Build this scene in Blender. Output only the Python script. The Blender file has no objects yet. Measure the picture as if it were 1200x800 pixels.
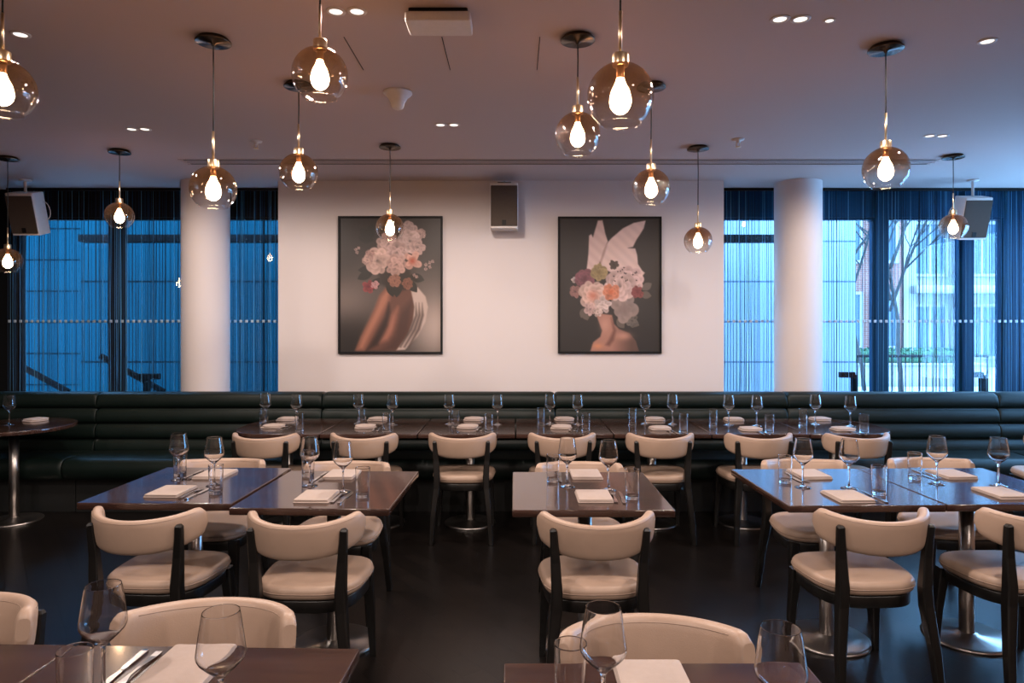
import bpy, math, random
import numpy as np
from mathutils import Vector, Matrix

random.seed(7)
C = bpy.context.scene.collection
PI = math.pi
CH, F, CX, CY = 1.535, 800.0, 603.0, 380.0      # camera height, focal length and vanishing point of the 1200x800 frame
CEIL = 2.84
BACK = 6.20


def P(x, y, z):
    """the point at height z that the photograph shows at (x, y)"""
    Y = (CH - z) * F / (y - CY)
    return Vector(((x - CX) * Y / F, Y, z))


# ------------------------------------------------------------------ materials
def new_mat(name):
    m = bpy.data.materials.new(name)
    m.use_nodes = True
    nt = m.node_tree
    nt.nodes.clear()
    return m, nt, nt.nodes, nt.links


def pbr(name, col, rough=0.5, metal=0.0, noise=0.0, scale=40.0, bump=0.0, bscale=200.0, coat=0.0, stretch=(1, 1, 1), spec=0.5):
    m, nt, N, L = new_mat(name)
    out = N.new('ShaderNodeOutputMaterial')
    b = N.new('ShaderNodeBsdfPrincipled')
    L.new(b.outputs[0], out.inputs[0])
    b.inputs['Base Color'].default_value = (*col, 1)
    b.inputs['Roughness'].default_value = rough
    b.inputs['Metallic'].default_value = metal
    b.inputs['Coat Weight'].default_value = coat
    b.inputs['Coat Roughness'].default_value = 0.08
    b.inputs['Specular IOR Level'].default_value = spec
    if noise or bump:
        tc = N.new('ShaderNodeTexCoord')
        mp = N.new('ShaderNodeMapping')
        mp.inputs['Scale'].default_value = stretch
        L.new(tc.outputs['Object'], mp.inputs[0])
    if noise:
        n = N.new('ShaderNodeTexNoise')
        n.inputs['Scale'].default_value = scale
        n.inputs['Detail'].default_value = 4
        L.new(mp.outputs[0], n.inputs[0])
        r = N.new('ShaderNodeValToRGB')
        r.color_ramp.elements[0].position = 0.3
        r.color_ramp.elements[1].position = 0.7
        r.color_ramp.elements[0].color = (*[c * (1 - noise) for c in col], 1)
        r.color_ramp.elements[1].color = (*[min(1, c * (1 + noise)) for c in col], 1)
        L.new(n.outputs[0], r.inputs[0])
        L.new(r.outputs[0], b.inputs['Base Color'])
    if bump:
        n2 = N.new('ShaderNodeTexNoise')
        n2.inputs['Scale'].default_value = bscale
        n2.inputs['Detail'].default_value = 3
        L.new(mp.outputs[0], n2.inputs[0])
        bp = N.new('ShaderNodeBump')
        bp.inputs['Strength'].default_value = bump
        bp.inputs['Distance'].default_value = 0.002
        L.new(n2.outputs[0], bp.inputs['Height'])
        L.new(bp.outputs[0], b.inputs['Normal'])
    return m


def emit(name, col, s):
    m, nt, N, L = new_mat(name)
    out = N.new('ShaderNodeOutputMaterial')
    e = N.new('ShaderNodeEmission')
    e.inputs[0].default_value = (*col, 1)
    e.inputs[1].default_value = s
    L.new(e.outputs[0], out.inputs[0])
    return m


def thin_glass(name, low, high=None, z0=-0.08, z1=0.09, gl=0.06, edge=0.5, scat=0.0):
    """thin-walled glass: tinted see-through plus a facing-weighted mirror; low/high: tint by height"""
    m, nt, N, L = new_mat(name)
    out = N.new('ShaderNodeOutputMaterial')
    t = N.new('ShaderNodeBsdfTransparent')
    g = N.new('ShaderNodeBsdfGlossy')
    g.inputs['Roughness'].default_value = 0.01
    mix = N.new('ShaderNodeMixShader')
    lw = N.new('ShaderNodeLayerWeight')
    lw.inputs[0].default_value = 0.35
    mr = N.new('ShaderNodeMapRange')
    mr.inputs[3].default_value = gl
    mr.inputs[4].default_value = edge
    L.new(lw.outputs['Facing'], mr.inputs[0])
    pw = N.new('ShaderNodeMath')
    pw.operation = 'POWER'
    pw.inputs[1].default_value = 1.6
    L.new(lw.outputs['Facing'], pw.inputs[0])
    L.new(pw.outputs[0], mr.inputs[0])
    L.new(mr.outputs[0], mix.inputs[0])
    L.new(t.outputs[0], mix.inputs[1])
    L.new(g.outputs[0], mix.inputs[2])
    L.new(mix.outputs[0], out.inputs[0])
    t.inputs[0].default_value = (*low, 1)
    if high:
        tc = N.new('ShaderNodeTexCoord')
        sp = N.new('ShaderNodeSeparateXYZ')
        L.new(tc.outputs['Object'], sp.inputs[0])
        m2 = N.new('ShaderNodeMapRange')
        m2.interpolation_type = 'SMOOTHSTEP'
        m2.inputs[1].default_value = z0
        m2.inputs[2].default_value = z1
        L.new(sp.outputs['Z'], m2.inputs[0])
        mc = N.new('ShaderNodeMix')
        mc.data_type = 'RGBA'
        mc.inputs[6].default_value = (*low, 1)
        mc.inputs[7].default_value = (*high, 1)
        L.new(m2.outputs[0], mc.inputs[0])
        L.new(mc.outputs[2], t.inputs[0])
        if scat:
            df = N.new('ShaderNodeBsdfDiffuse')
            df.inputs[0].default_value = (0.56, 0.42, 0.31, 1)
            tl = N.new('ShaderNodeBsdfTranslucent')
            tl.inputs[0].default_value = (0.56, 0.42, 0.31, 1)
            md = N.new('ShaderNodeMixShader')
            L.new(df.outputs[0], md.inputs[1])
            L.new(tl.outputs[0], md.inputs[2])
            mm = N.new('ShaderNodeMath')
            mm.operation = 'MULTIPLY'
            mm.inputs[1].default_value = scat
            L.new(m2.outputs[0], mm.inputs[0])
            fin = N.new('ShaderNodeMixShader')
            L.new(mm.outputs[0], fin.inputs[0])
            L.new(mix.outputs[0], fin.inputs[1])
            L.new(md.outputs[0], fin.inputs[2])
            L.new(fin.outputs[0], out.inputs[0])
    return m


def real_glass(name, col=(1, 1, 1)):
    m, nt, N, L = new_mat(name)
    out = N.new('ShaderNodeOutputMaterial')
    g = N.new('ShaderNodeBsdfGlass')
    g.inputs['Color'].default_value = (*col, 1)
    g.inputs['Roughness'].default_value = 0.0
    g.inputs['IOR'].default_value = 1.48
    L.new(g.outputs[0], out.inputs[0])
    return m


def wood(name, dark, light, rough=0.2, coat=0.3, sc=(2.5, 22, 22)):
    m, nt, N, L = new_mat(name)
    out = N.new('ShaderNodeOutputMaterial')
    b = N.new('ShaderNodeBsdfPrincipled')
    L.new(b.outputs[0], out.inputs[0])
    tc = N.new('ShaderNodeTexCoord')
    mp = N.new('ShaderNodeMapping')
    mp.inputs['Scale'].default_value = sc
    L.new(tc.outputs['Object'], mp.inputs[0])
    n = N.new('ShaderNodeTexNoise')
    n.inputs['Scale'].default_value = 1.6
    n.inputs['Detail'].default_value = 6
    n.inputs['Distortion'].default_value = 0.6
    L.new(mp.outputs[0], n.inputs[0])
    r = N.new('ShaderNodeValToRGB')
    r.color_ramp.elements[0].position = 0.35
    r.color_ramp.elements[1].position = 0.68
    r.color_ramp.elements[0].color = (*dark, 1)
    r.color_ramp.elements[1].color = (*light, 1)
    L.new(n.outputs[0], r.inputs[0])
    L.new(r.outputs[0], b.inputs['Base Color'])
    b.inputs['Roughness'].default_value = rough
    b.inputs['Coat Weight'].default_value = coat
    b.inputs['Coat Roughness'].default_value = 0.07
    return m


def floor_mat():
    m, nt, N, L = new_mat('dark_parquet')
    out = N.new('ShaderNodeOutputMaterial')
    b = N.new('ShaderNodeBsdfPrincipled')
    L.new(b.outputs[0], out.inputs[0])
    tc = N.new('ShaderNodeTexCoord')
    mp = N.new('ShaderNodeMapping')
    mp.inputs['Rotation'].default_value = (0, 0, R(52))
    L.new(tc.outputs['Object'], mp.inputs[0])
    br = N.new('ShaderNodeTexBrick')
    br.inputs['Color1'].default_value = (0.0045, 0.0034, 0.003, 1)
    br.inputs['Color2'].default_value = (0.0075, 0.0056, 0.005, 1)
    br.inputs['Mortar'].default_value = (0.003, 0.0025, 0.0025, 1)
    br.inputs['Scale'].default_value = 1.0
    br.inputs['Mortar Size'].default_value = 0.003
    br.inputs['Brick Width'].default_value = 0.62
    br.inputs['Row Height'].default_value = 0.11
    L.new(mp.outputs[0], br.inputs[0])
    L.new(br.outputs[0], b.inputs['Base Color'])
    n = N.new('ShaderNodeTexNoise')
    n.inputs['Scale'].default_value = 3
    L.new(tc.outputs['Object'], n.inputs[0])
    mr = N.new('ShaderNodeMapRange')
    mr.inputs[3].default_value = 0.27
    mr.inputs[4].default_value = 0.36
    b.inputs['Specular IOR Level'].default_value = 0.35
    b.inputs['Coat Weight'].default_value = 0.12
    b.inputs['Coat Roughness'].default_value = 0.2
    L.new(n.outputs[0], mr.inputs[0])
    L.new(mr.outputs[0], b.inputs['Roughness'])
    bp = N.new('ShaderNodeBump')
    bp.inputs['Strength'].default_value = 0.25
    bp.inputs['Distance'].default_value = 0.003
    L.new(br.outputs[1], bp.inputs['Height'])
    bp.invert = True
    L.new(bp.outputs[0], b.inputs['Normal'])
    return m


def brick_mat(name, c1, c2, mortar, w, h, ms=0.006, off=0.5, rough=0.7, spec=0.5):
    m, nt, N, L = new_mat(name)
    out = N.new('ShaderNodeOutputMaterial')
    b = N.new('ShaderNodeBsdfPrincipled')
    b.inputs['Roughness'].default_value = rough
    b.inputs['Specular IOR Level'].default_value = spec
    L.new(b.outputs[0], out.inputs[0])
    tc = N.new('ShaderNodeTexCoord')
    sp = N.new('ShaderNodeSeparateXYZ')
    L.new(tc.outputs['Object'], sp.inputs[0])
    cb = N.new('ShaderNodeCombineXYZ')
    L.new(sp.outputs['X'], cb.inputs['X'])
    L.new(sp.outputs['Z'], cb.inputs['Y'])
    br = N.new('ShaderNodeTexBrick')
    br.offset = off
    br.inputs['Color1'].default_value = (*c1, 1)
    br.inputs['Color2'].default_value = (*c2, 1)
    br.inputs['Mortar'].default_value = (*mortar, 1)
    br.inputs['Scale'].default_value = 1.0
    br.inputs['Mortar Size'].default_value = ms
    br.inputs['Brick Width'].default_value = w
    br.inputs['Row Height'].default_value = h
    L.new(cb.outputs[0], br.inputs[0])
    L.new(br.outputs[0], b.inputs['Base Color'])
    return m


def print_mat(name):
    m, nt, N, L = new_mat(name)
    out = N.new('ShaderNodeOutputMaterial')
    b = N.new('ShaderNodeBsdfPrincipled')
    b.inputs['Roughness'].default_value = 0.45
    a = N.new('ShaderNodeVertexColor')
    a.layer_name = 'print'
    L.new(a.outputs[0], b.inputs['Base Color'])
    L.new(b.outputs[0], out.inputs[0])
    return m


def string_mat():
    m, nt, N, L = new_mat('curtain_threads')
    out = N.new('ShaderNodeOutputMaterial')
    b = N.new('ShaderNodeBsdfPrincipled')
    b.inputs['Roughness'].default_value = 0.6
    g = N.new('ShaderNodeNewGeometry')
    r = N.new('ShaderNodeValToRGB')
    r.color_ramp.interpolation = 'CONSTANT'
    e = r.color_ramp.elements
    e[0].position = 0
    e[0].color = (0.004, 0.018, 0.04, 1)
    e[1].position = 0.45
    e[1].color = (0.008, 0.06, 0.12, 1)
    x = e.new(0.75)
    x.color = (0.12, 0.36, 0.52, 1)
    L.new(g.outputs['Random Per Island'], r.inputs[0])
    L.new(r.outputs[0], b.inputs['Base Color'])
    tr = N.new('ShaderNodeBsdfTranslucent')
    L.new(r.outputs[0], tr.inputs[0])
    mx = N.new('ShaderNodeMixShader')
    mx.inputs[0].default_value = 0.5
    L.new(b.outputs[0], mx.inputs[1])
    L.new(tr.outputs[0], mx.inputs[2])
    L.new(mx.outputs[0], out.inputs[0])
    return m


def R(d):
    return math.radians(d)


M = dict(
    wall=pbr('white_plaster', (0.585, 0.535, 0.53), 0.75, bump=0.08, bscale=60),
    ceil=pbr('ceiling_paint', (0.53, 0.435, 0.41), 0.8, bump=0.05, bscale=40),
    darkwall=pbr('dark_panelling', (0.02, 0.02, 0.022), 0.6, noise=0.2, scale=5),
    rear=pbr('warm_plaster', (0.30, 0.20, 0.155), 0.8, noise=0.1, scale=3),
    black=pbr('black_metal', (0.005, 0.0055, 0.0065), 0.5, spec=0.2),
    railblack=pbr('black_rail_paint', (0.003, 0.003, 0.0035), 0.8, spec=0.05),
    blackwood=wood('black_stained_wood', (0.004, 0.0036, 0.0034), (0.008, 0.0072, 0.0066), 0.36, 0.05, (20, 20, 2)),
    leather=pbr('cream_leather', (0.375, 0.265, 0.20), 0.42, noise=0.05, scale=9, bump=0.18, bscale=260),
    piping=pbr('cream_stitching', (0.27, 0.19, 0.145), 0.6, noise=0.1, scale=90),
    green=pbr('dark_green_leather', (0.003, 0.0078, 0.0064), 0.46, noise=0.15, scale=6, bump=0.12, bscale=220, spec=0.28),
    plinth=pbr('black_plinth', (0.007, 0.008, 0.008), 0.6, noise=0.1),
    table=wood('dark_walnut', (0.024, 0.011, 0.0085), (0.052, 0.025, 0.0185), 0.16, 0.42),
    chrome=pbr('brushed_steel', (0.44, 0.41, 0.39), 0.3, 1.0, bump=0.05, bscale=90, stretch=(1, 1, 12)),
    polished=pbr('polished_canopy_metal', (0.12, 0.098, 0.082), 0.25, 1.0, noise=0.04),
    brass=pbr('satin_brass', (0.78, 0.58, 0.36), 0.3, 1.0, noise=0.05),
    blue_spill_metal=pbr('blue_spill_frame_metal', (0.004, 0.050, 0.115), 0.5, noise=0.05, spec=0.2),  # outdoor blue light spilling over the frames is put into the colour
    cord=pbr('black_cord', (0.01, 0.009, 0.008), 0.8, noise=0.2, scale=500),
    glass=real_glass('clear_glass'),
    shade=thin_glass('smoked_globe_glass', (0.985, 0.975, 0.965), (0.66, 0.52, 0.42), -0.065, 0.085, 0.035, 0.5, 0.011),
    bulb=emit('bulb_glow', (1.0, 0.68, 0.42), 78),
    lamp=emit('downlight_glow', (1.0, 0.88, 0.80), 2.2),
    white=pbr('white_plastic', (0.62, 0.58, 0.56), 0.5, noise=0.03),
    grille=pbr('speaker_cloth', (0.062, 0.046, 0.036), 0.9, noise=0.25, scale=300),
    napkin=pbr('cream_linen', (0.37, 0.30, 0.265), 0.85, noise=0.03, scale=60, bump=0.3, bscale=500),
    cutlery=pbr('polished_steel', (0.62, 0.60, 0.58), 0.16, 1.0, noise=0.03),
    floor=floor_mat(),
    pane=thin_glass('window_glass', (0.86, 0.93, 0.97), None, gl=0.045, edge=0.5),
    dot=pbr('frosted_sticker', (0.34, 0.42, 0.50), 0.7, noise=0.05),
    slot=pbr('slot_black', (0.012, 0.011, 0.011), 0.7, noise=0.1),
    print=print_mat('art_print'),
    strings=string_mat(),
    clad_shaded=brick_mat('shaded_stone_panels', (0.0014, 0.032, 0.048), (0.0015, 0.035, 0.052), (0.0005, 0.005, 0.008), 1.45, 0.53, 0.012, 0.0, 0.9, 0.06),  # blue passage shade put into the colour; same stone as the pale panels
    clad_pale=brick_mat('pale_stone_panels', (0.24, 0.29, 0.33), (0.26, 0.31, 0.35), (0.07, 0.10, 0.14), 1.45, 0.53, 0.012, 0.0),
    redbrick=brick_mat('red_brick', (0.22, 0.07, 0.05), (0.27, 0.09, 0.06), (0.28, 0.2, 0.18), 0.23, 0.075, 0.008),
    render=pbr('white_render', (0.36, 0.36, 0.36), 0.8, noise=0.05, scale=2),
    outwin=pbr('dark_outside_glass', (0.06, 0.11, 0.16), 0.1, noise=0.1, scale=1),
    bark=pbr('grey_bark', (0.045, 0.042, 0.04), 0.9, noise=0.3, scale=12),
    hedge=pbr('hedge_leaves', (0.05, 0.12, 0.06), 0.8, noise=0.5, scale=20),
    paving=pbr('pale_paving', (0.50, 0.51, 0.53), 0.85, noise=0.08, scale=1.5),
)


# ------------------------------------------------------------------ mesh building
class MB:
    def __init__(s):
        s.v, s.f, s.mi, s.sm, s.mats = [], [], [], [], []

    def slot(s, mat):
        if mat not in s.mats:
            s.mats.append(mat)
        return s.mats.index(mat)

    def grid(s, rows, mat, closed_u=True, closed_v=False, cap0=False, cap1=False, smooth=True):
        """rows: list of rings (lists of points), all one length"""
        k, n, b = s.slot(mat), len(rows[0]), len(s.v)
        for r in rows:
            s.v += [tuple(p) for p in r]
        m = len(rows)
        for i in range(m if closed_v else m - 1):
            for j in range(n if closed_u else n - 1):
                a, c = b + i * n, b + ((i + 1) % m) * n
                s.add((a + j, a + (j + 1) % n, c + (j + 1) % n, c + j), k, smooth)
        if cap0:
            s.add(tuple(b + j for j in reversed(range(n))), k, False)
        if cap1:
            s.add(tuple(b + (m - 1) * n + j for j in range(n)), k, False)
        return s

    def add(s, f, k, smooth):
        s.f.append(f)
        s.mi.append(k)
        s.sm.append(smooth)

    def box(s, x0, x1, y0, y1, z0, z1, mat):
        return s.slab([(x0, y0), (x1, y0), (x1, y1), (x0, y1)], z0, z1, mat, 0)

    def slab(s, pts, z0, z1, mat, r=0.004, n=3, dome=0.0, mtx=None):
        """prism over a counter-clockwise outline with rounded rims"""
        P2 = [Vector(p) for p in pts]
        m = len(P2)
        nor = []
        for i in range(m):
            a, b, c = P2[i - 1], P2[i], P2[(i + 1) % m]
            e1, e2 = (b - a).normalized(), (c - b).normalized()
            n1, n2 = Vector((e1.y, -e1.x)), Vector((e2.y, -e2.x))
            d = n1 + n2
            d = d / max(0.3, (1 + n1.dot(n2)))
            nor.append(d)
        rows = []
        if r <= 0:
            prof = [(0, z0), (0, z1)]
        else:
            prof = [(r * (1 - math.sin(t)), z0 + r * (1 - math.cos(t))) for t in [PI / 2 * i / n for i in range(n + 1)]]
            prof += [(r * (1 - math.cos(t)), z1 - r + r * math.sin(t)) for t in [PI / 2 * i / n for i in range(n + 1)]]
        for ins, z in prof:
            rows.append([(p.x - q.x * ins, p.y - q.y * ins, z) for p, q in zip(P2, nor)])
        if dome:
            cx = sum(p.x for p in P2) / m
            cy = sum(p.y for p in P2) / m
            top = rows[-1]
            for t in (0.8, 0.55, 0.28, 0.08):
                rows.append([(cx + (p[0] - cx) * t, cy + (p[1] - cy) * t, p[2] + dome * (1 - t * t)) for p in top])
        if mtx is not None:
            rows = [[mtx @ Vector(p) for p in q] for q in rows]
        return s.grid(rows, mat, True, False, True, True, smooth=r > 0)

    def lathe(s, prof, mat, n=32, closed=False, c=(0, 0, 0)):
        rows = []
        for r, z in prof:
            rows.append([(c[0] + max(r, 1e-5) * math.cos(2 * PI * i / n), c[1] + max(r, 1e-5) * math.sin(2 * PI * i / n), c[2] + z) for i in range(n)])
        return s.grid(rows, mat, True, closed)

    def tube(s, path, rad, mat, n=8, rect=None, up=None, smooth=True):
        """sweep a circle (or a rectangle rect=[(w, d)...]) along a path"""
        pth = [Vector(p) for p in path]
        m = len(pth)
        rows = []
        ref = Vector(up) if up else None
        for i in range(m):
            t = (pth[min(i + 1, m - 1)] - pth[max(i - 1, 0)]).normalized()
            if ref is None:
                ref = Vector((1, 0, 0)) if abs(t.x) < 0.8 else Vector((0, 1, 0))
            u = (ref - t * ref.dot(t)).normalized()
            w = t.cross(u)
            if not up:
                ref = u
            if rect:
                a, b = rect[i] if isinstance(rect, list) else rect
                q = min(a, b) * 0.28
                cs = [(a - q, -b), (a, -b + q), (a, b - q), (a - q, b), (-a + q, b), (-a, b - q), (-a, -b + q), (-a + q, -b)]
                rows.append([pth[i] + u * x + w * y for x, y in cs])
            else:
                r = rad[i] if isinstance(rad, (list, tuple)) else rad
                rows.append([pth[i] + (u * math.cos(2 * PI * k / n) + w * math.sin(2 * PI * k / n)) * r for k in range(n)])
        return s.grid(rows, mat, True, False, True, True, smooth and not rect)

    def mesh(s, name):
        me = bpy.data.meshes.new(name)
        me.from_pydata(s.v, [], s.f)
        for m in s.mats:
            me.materials.append(m)
        me.polygons.foreach_set('material_index', s.mi)
        me.polygons.foreach_set('use_smooth', s.sm)
        me.update()
        return me

    def build(s, name, parent=None, loc=None, rot=None):
        return link(name, s.mesh(name), parent, loc, rot)


def link(name, data, parent=None, loc=None, rot=None):
    o = bpy.data.objects.new(name, data)
    C.objects.link(o)
    if parent:
        o.parent = parent
    if loc is not None:
        o.location = loc
    if rot is not None:
        o.rotation_euler = rot if hasattr(rot, '__len__') else (0, 0, rot)
    return o


def tag(o, label, cat, group=None, kind=None):
    o['label'] = label
    o['category'] = cat
    if group:
        o['group'] = group
    if kind:
        o['kind'] = kind
    return o


def thing(name, label, cat, loc=(0, 0, 0), rot=0, group=None):
    return tag(link(name, None, None, loc, rot), label, cat, group)


def struct(o):
    o['kind'] = 'structure'
    return o


def rrect(w, d, r, n=5, cx=0, cy=0):
    """rounded rectangle outline, counter-clockwise; r: one radius or four (ne, nw, sw, se)"""
    rs = r if hasattr(r, '__len__') else (r,) * 4
    out = []
    for k, (sx, sy) in enumerate(((1, 1), (-1, 1), (-1, -1), (1, -1))):
        q = rs[k]
        ox, oy = cx + sx * (w / 2 - q), cy + sy * (d / 2 - q)
        for i in range(n + 1):
            t = PI / 2 * (k + i / n)
            out.append((ox + q * math.cos(t), oy + q * math.sin(t)))
    return out


# ------------------------------------------------------------------ room shell
XL, XR, YB = -5.15, 5.3, -3.2
struct(MB().box(XL - 0.1, XR + 0.1, YB - 0.1, 6.75, -0.1, 0, M['floor']).build('floor'))
struct(MB().box(XL - 0.1, XR + 0.1, YB - 0.1, 6.85, CEIL, CEIL + 0.12, M['ceil']).build('ceiling'))
struct(MB().box(XL - 0.12, XL, YB, 6.75, 0, CEIL, M['darkwall']).build('wall_left'))
struct(MB().box(XL, XR, YB - 0.12, YB, 0, CEIL, M['rear']).build('wall_rear'))
struct(MB().box(-2.147, 1.9, BACK, 6.75, 0, CEIL, M['wall']).build('wall_back'))
struct(MB().box(XL, -2.147, 6.60, 6.75, 0, 0.80, M['darkwall']).build('wall_back_left_low'))
struct(MB().box(1.9, XR, 6.60, 6.75, 0, 0.80, M['darkwall']).build('wall_back_right_low'))
wr = MB()
wr.box(XR, XR + 0.12, YB, 4.3, 0, CEIL, M['rear'])
wr.box(XR, XR + 0.12, 4.3, 6.75, 0, 0.8, M['rear'])
wr.box(XR, XR + 0.12, 4.3, 6.75, 2.6, CEIL, M['rear'])
struct(wr.build('wall_right'))
# dark heads over the windows, posts between them
struct(MB().box(XL, -2.147, 6.64, 6.75, 2.575, CEIL, M['black']).build('trim_1'))
struct(MB().box(1.9, XR, 6.64, 6.75, 2.575, CEIL, M['blue_spill_metal']).build('trim_2'))
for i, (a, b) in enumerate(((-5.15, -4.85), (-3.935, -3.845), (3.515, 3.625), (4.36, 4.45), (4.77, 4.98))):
    struct(MB().box(a, b, 6.61, 6.77, 0.8, CEIL, M['black'] if a < 0 else M['blue_spill_metal']).build('trim_%d' % (i + 3)))
wins = [(-4.85, -3.935), (-3.845, -2.147), (1.9, 3.515), (3.625, 4.36), (4.45, 4.77), (4.98, 5.3)]
for i, (a, b) in enumerate(wins):
    f = MB()
    t = 0.02
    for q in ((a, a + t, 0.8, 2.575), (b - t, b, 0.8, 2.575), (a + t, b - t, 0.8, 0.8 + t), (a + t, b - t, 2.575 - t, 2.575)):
        f.box(q[0], q[1], 6.66, 6.72, q[2], q[3], M['black'] if a < 0 else M['blue_spill_metal'])
    w = struct(f.build('window_%d' % (i + 1)))
    MB().box(a + t, b - t, 6.684, 6.694, 0.8 + t, 2.575 - t, M['pane']).build('glass_pane', w)
wside = MB()
for q in ((4.3, 4.34, 0.8, 2.6), (5.28, 5.34, 0.8, 2.6), (6.56, 6.6, 0.8, 2.6), (4.34, 6.56, 0.8, 0.84), (4.34, 6.56, 2.56, 2.6)):
    wside.box(XR + 0.03, XR + 0.09, q[0], q[1], q[2], q[3], M['black'])
w7 = struct(wside.build('window_7'))
MB().box(XR + 0.055, XR + 0.065, 4.3, 6.6, 0.8, 2.6, M['pane']).build('glass_pane', w7)

# round columns
for x in (-2.85, 2.615):
    c = MB()
    c.lathe([(0.208, 0), (0.208, CEIL)], M['wall'], 64)
    struct(c.build('column', None, (x, 6.30, 0)))

# string curtains
def curtain(x0, x1, label):
    b = MB()
    x = x0
    ph = random.random() * 9
    while x < x1:
        dens = 0.5 + 0.5 * math.sin(x * 7.3 + ph) * math.sin(x * 17.1 + 2 * ph)
        x += 0.007 + 0.024 * random.random() * (0.3 + dens)
        w = random.choice((0.0016, 0.0020, 0.0026, 0.0034))
        y = 6.545 + random.uniform(-0.012, 0.012)
        dx, a, q = random.uniform(-0.006, 0.006), random.uniform(0, 0.004), random.uniform(0, 6)
        path = [(x + dx * t + a * math.sin(q + 7 * t), y, 2.825 - 1.93 * t) for t in (0, 0.2, 0.4, 0.6, 0.8, 1)]
        b.tube(path, w, M['strings'], 4, smooth=False)
    b.box(x0, x1, 6.525, 6.565, 2.815, 2.84, M['black'])
    o = tag(b.build('string_curtain'), label, 'curtain', 'string curtains over the windows', 'stuff')
    d = MB()                                                     # row of small square beads threaded at chest height
    x = x0 + 0.03
    while x < x1 - 0.03:
        d.slab(rrect(0.026, 0.004, 0.001, 1, x, 6.526), 1.552, 1.578, M['dot'], 0.0008, 1)
        x += 0.054
    br = d.build('bead_row', o)
    br['kind'] = 'stuff'


curtain(-4.86, -2.155, 'string curtain of blue threads hanging over the dark blue windows')
curtain(1.905, 5.27, 'string curtain of fine threads over the bright windows with the bare tree outside')

# ------------------------------------------------------------------ banquette
def banq(x0, x1, label):
    o = thing('banquette', label, 'bench seat', ((x0 + x1) / 2, 5.8, 0), 0, 'green banquette sections along the back wall')
    L = (x1 - x0) / 2 - 0.003
    def sweep(prof, mat, name, e=0.03):
        b = MB()
        cy = sum(p[0] for p in prof) / len(prof)
        cz = sum(p[1] for p in prof) / len(prof)
        rows = []
        for x, s in ((-L, 0.93), (-L + e * 0.25, 0.975), (-L + e, 1), (L - e, 1), (L - e * 0.25, 0.975), (L, 0.93)):
            rows.append([(x, cy + (p[0] - cy) * s, cz + (p[1] - cz) * s) for p in prof])
        b.grid(rows, mat, True, False, True, True)
        return b.build(name, o)
    # ribbed back: four horizontal rolls, slightly raked
    prof = []
    n, h, zb = 4, 0.1325, 0.415
    for k in range(n):
        for i in range(9):
            t = i / 8
            z = zb + (k + t) * h
            d = math.sqrt(max(0, 1 - (2 * t - 1) ** 2)) ** 0.8
            prof.append((0.075 + (z - zb) * 0.09 - 0.045 * d, z))
    top = zb + n * h
    prof += [(0.15, top + 0.004), (0.26, top - 0.004), (0.27, 0.415)]
    sweep(prof, M['green'], 'backrest')
    # seat cushion
    prof = []
    for t in [i / 10 for i in range(11)]:
        a = -PI / 2 - PI * t
        prof.append((-0.33 + 0.06 * math.cos(a) * 1.0 - 0.0, 0.375 + 0.085 * math.sin(a)))
    prof = [(0.12, 0.29)] + prof + [(-0.1, 0.468), (0.12, 0.455)]
    sweep(prof, M['green'], 'seat')
    b = MB()
    b.box(-L, L, -0.20, 0.27, 0, 0.288, M['plinth'])
    b.box(-L, L, 0.125, 0.27, 0.288, 0.412, M['plinth'])
    b.build('plinth', o)


sx = (-5.13, -3.60, -1.66, 0.35, 2.35, 4.17, 5.28)
bl = ('dark green ribbed banquette section in the corner behind the round table',
      'dark green ribbed banquette section under the dark blue windows and column',
      'dark green ribbed banquette section under the picture of the bare back',
      'dark green ribbed banquette section under the picture with white wings',
      'dark green ribbed banquette section in front of the column by bright windows',
      'dark green ribbed banquette section at the bright far corner behind the lone chair')
for i in range(6):
    banq(sx[i], sx[i + 1], bl[i])

# ------------------------------------------------------------------ tables
WT, HT = 0.69, 0.75
ORD = ['first', 'second', 'third', 'fourth', 'fifth', 'sixth', 'seventh']


def base_meshes():
    d = MB()
    d.lathe([(0, 0), (0.196, 0), (0.198, 0.004), (0.196, 0.012), (0.18, 0.016), (0.05, 0.022), (0.046, 0.03), (0, 0.03)], M['chrome'], 48)
    p = MB()
    p.lathe([(0, 0.028), (0.034, 0.028), (0.034, 0.70), (0, 0.70)], M['chrome'], 28)
    s = MB()
    s.box(-0.2, 0.2, -0.03, 0.03, 0.700, 0.719, M['black'])
    s.box(-0.03, 0.03, -0.2, -0.03, 0.700, 0.719, M['black'])
    s.box(-0.03, 0.03, 0.03, 0.2, 0.700, 0.719, M['black'])
    return d.mesh('base'), p.mesh('pedestal'), s.mesh('bracket')


BASE = base_meshes()
tops = {}


def table(x, y, label, group, w=WT, d=0.72, rot=0.0, corners=0.006, name='dining_table'):
    o = thing(name, label, 'table', (x, y, 0), R(rot), group)
    key = (w, d, corners)
    if key not in tops:
        b = MB()
        if corners == 'round':
            out = [(w / 2 * math.cos(2 * PI * i / 56), w / 2 * math.sin(2 * PI * i / 56)) for i in range(56)]
        else:
            out = rrect(w, d, corners)
        b.slab(out, 0.719, HT, M['table'], 0.004, 2)
        tops[key] = b.mesh('tabletop')
    link('tabletop', tops[key], o)
    for nm, me in zip(('base', 'pedestal', 'bracket'), BASE):
        link(nm, me, o)
    return o


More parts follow.
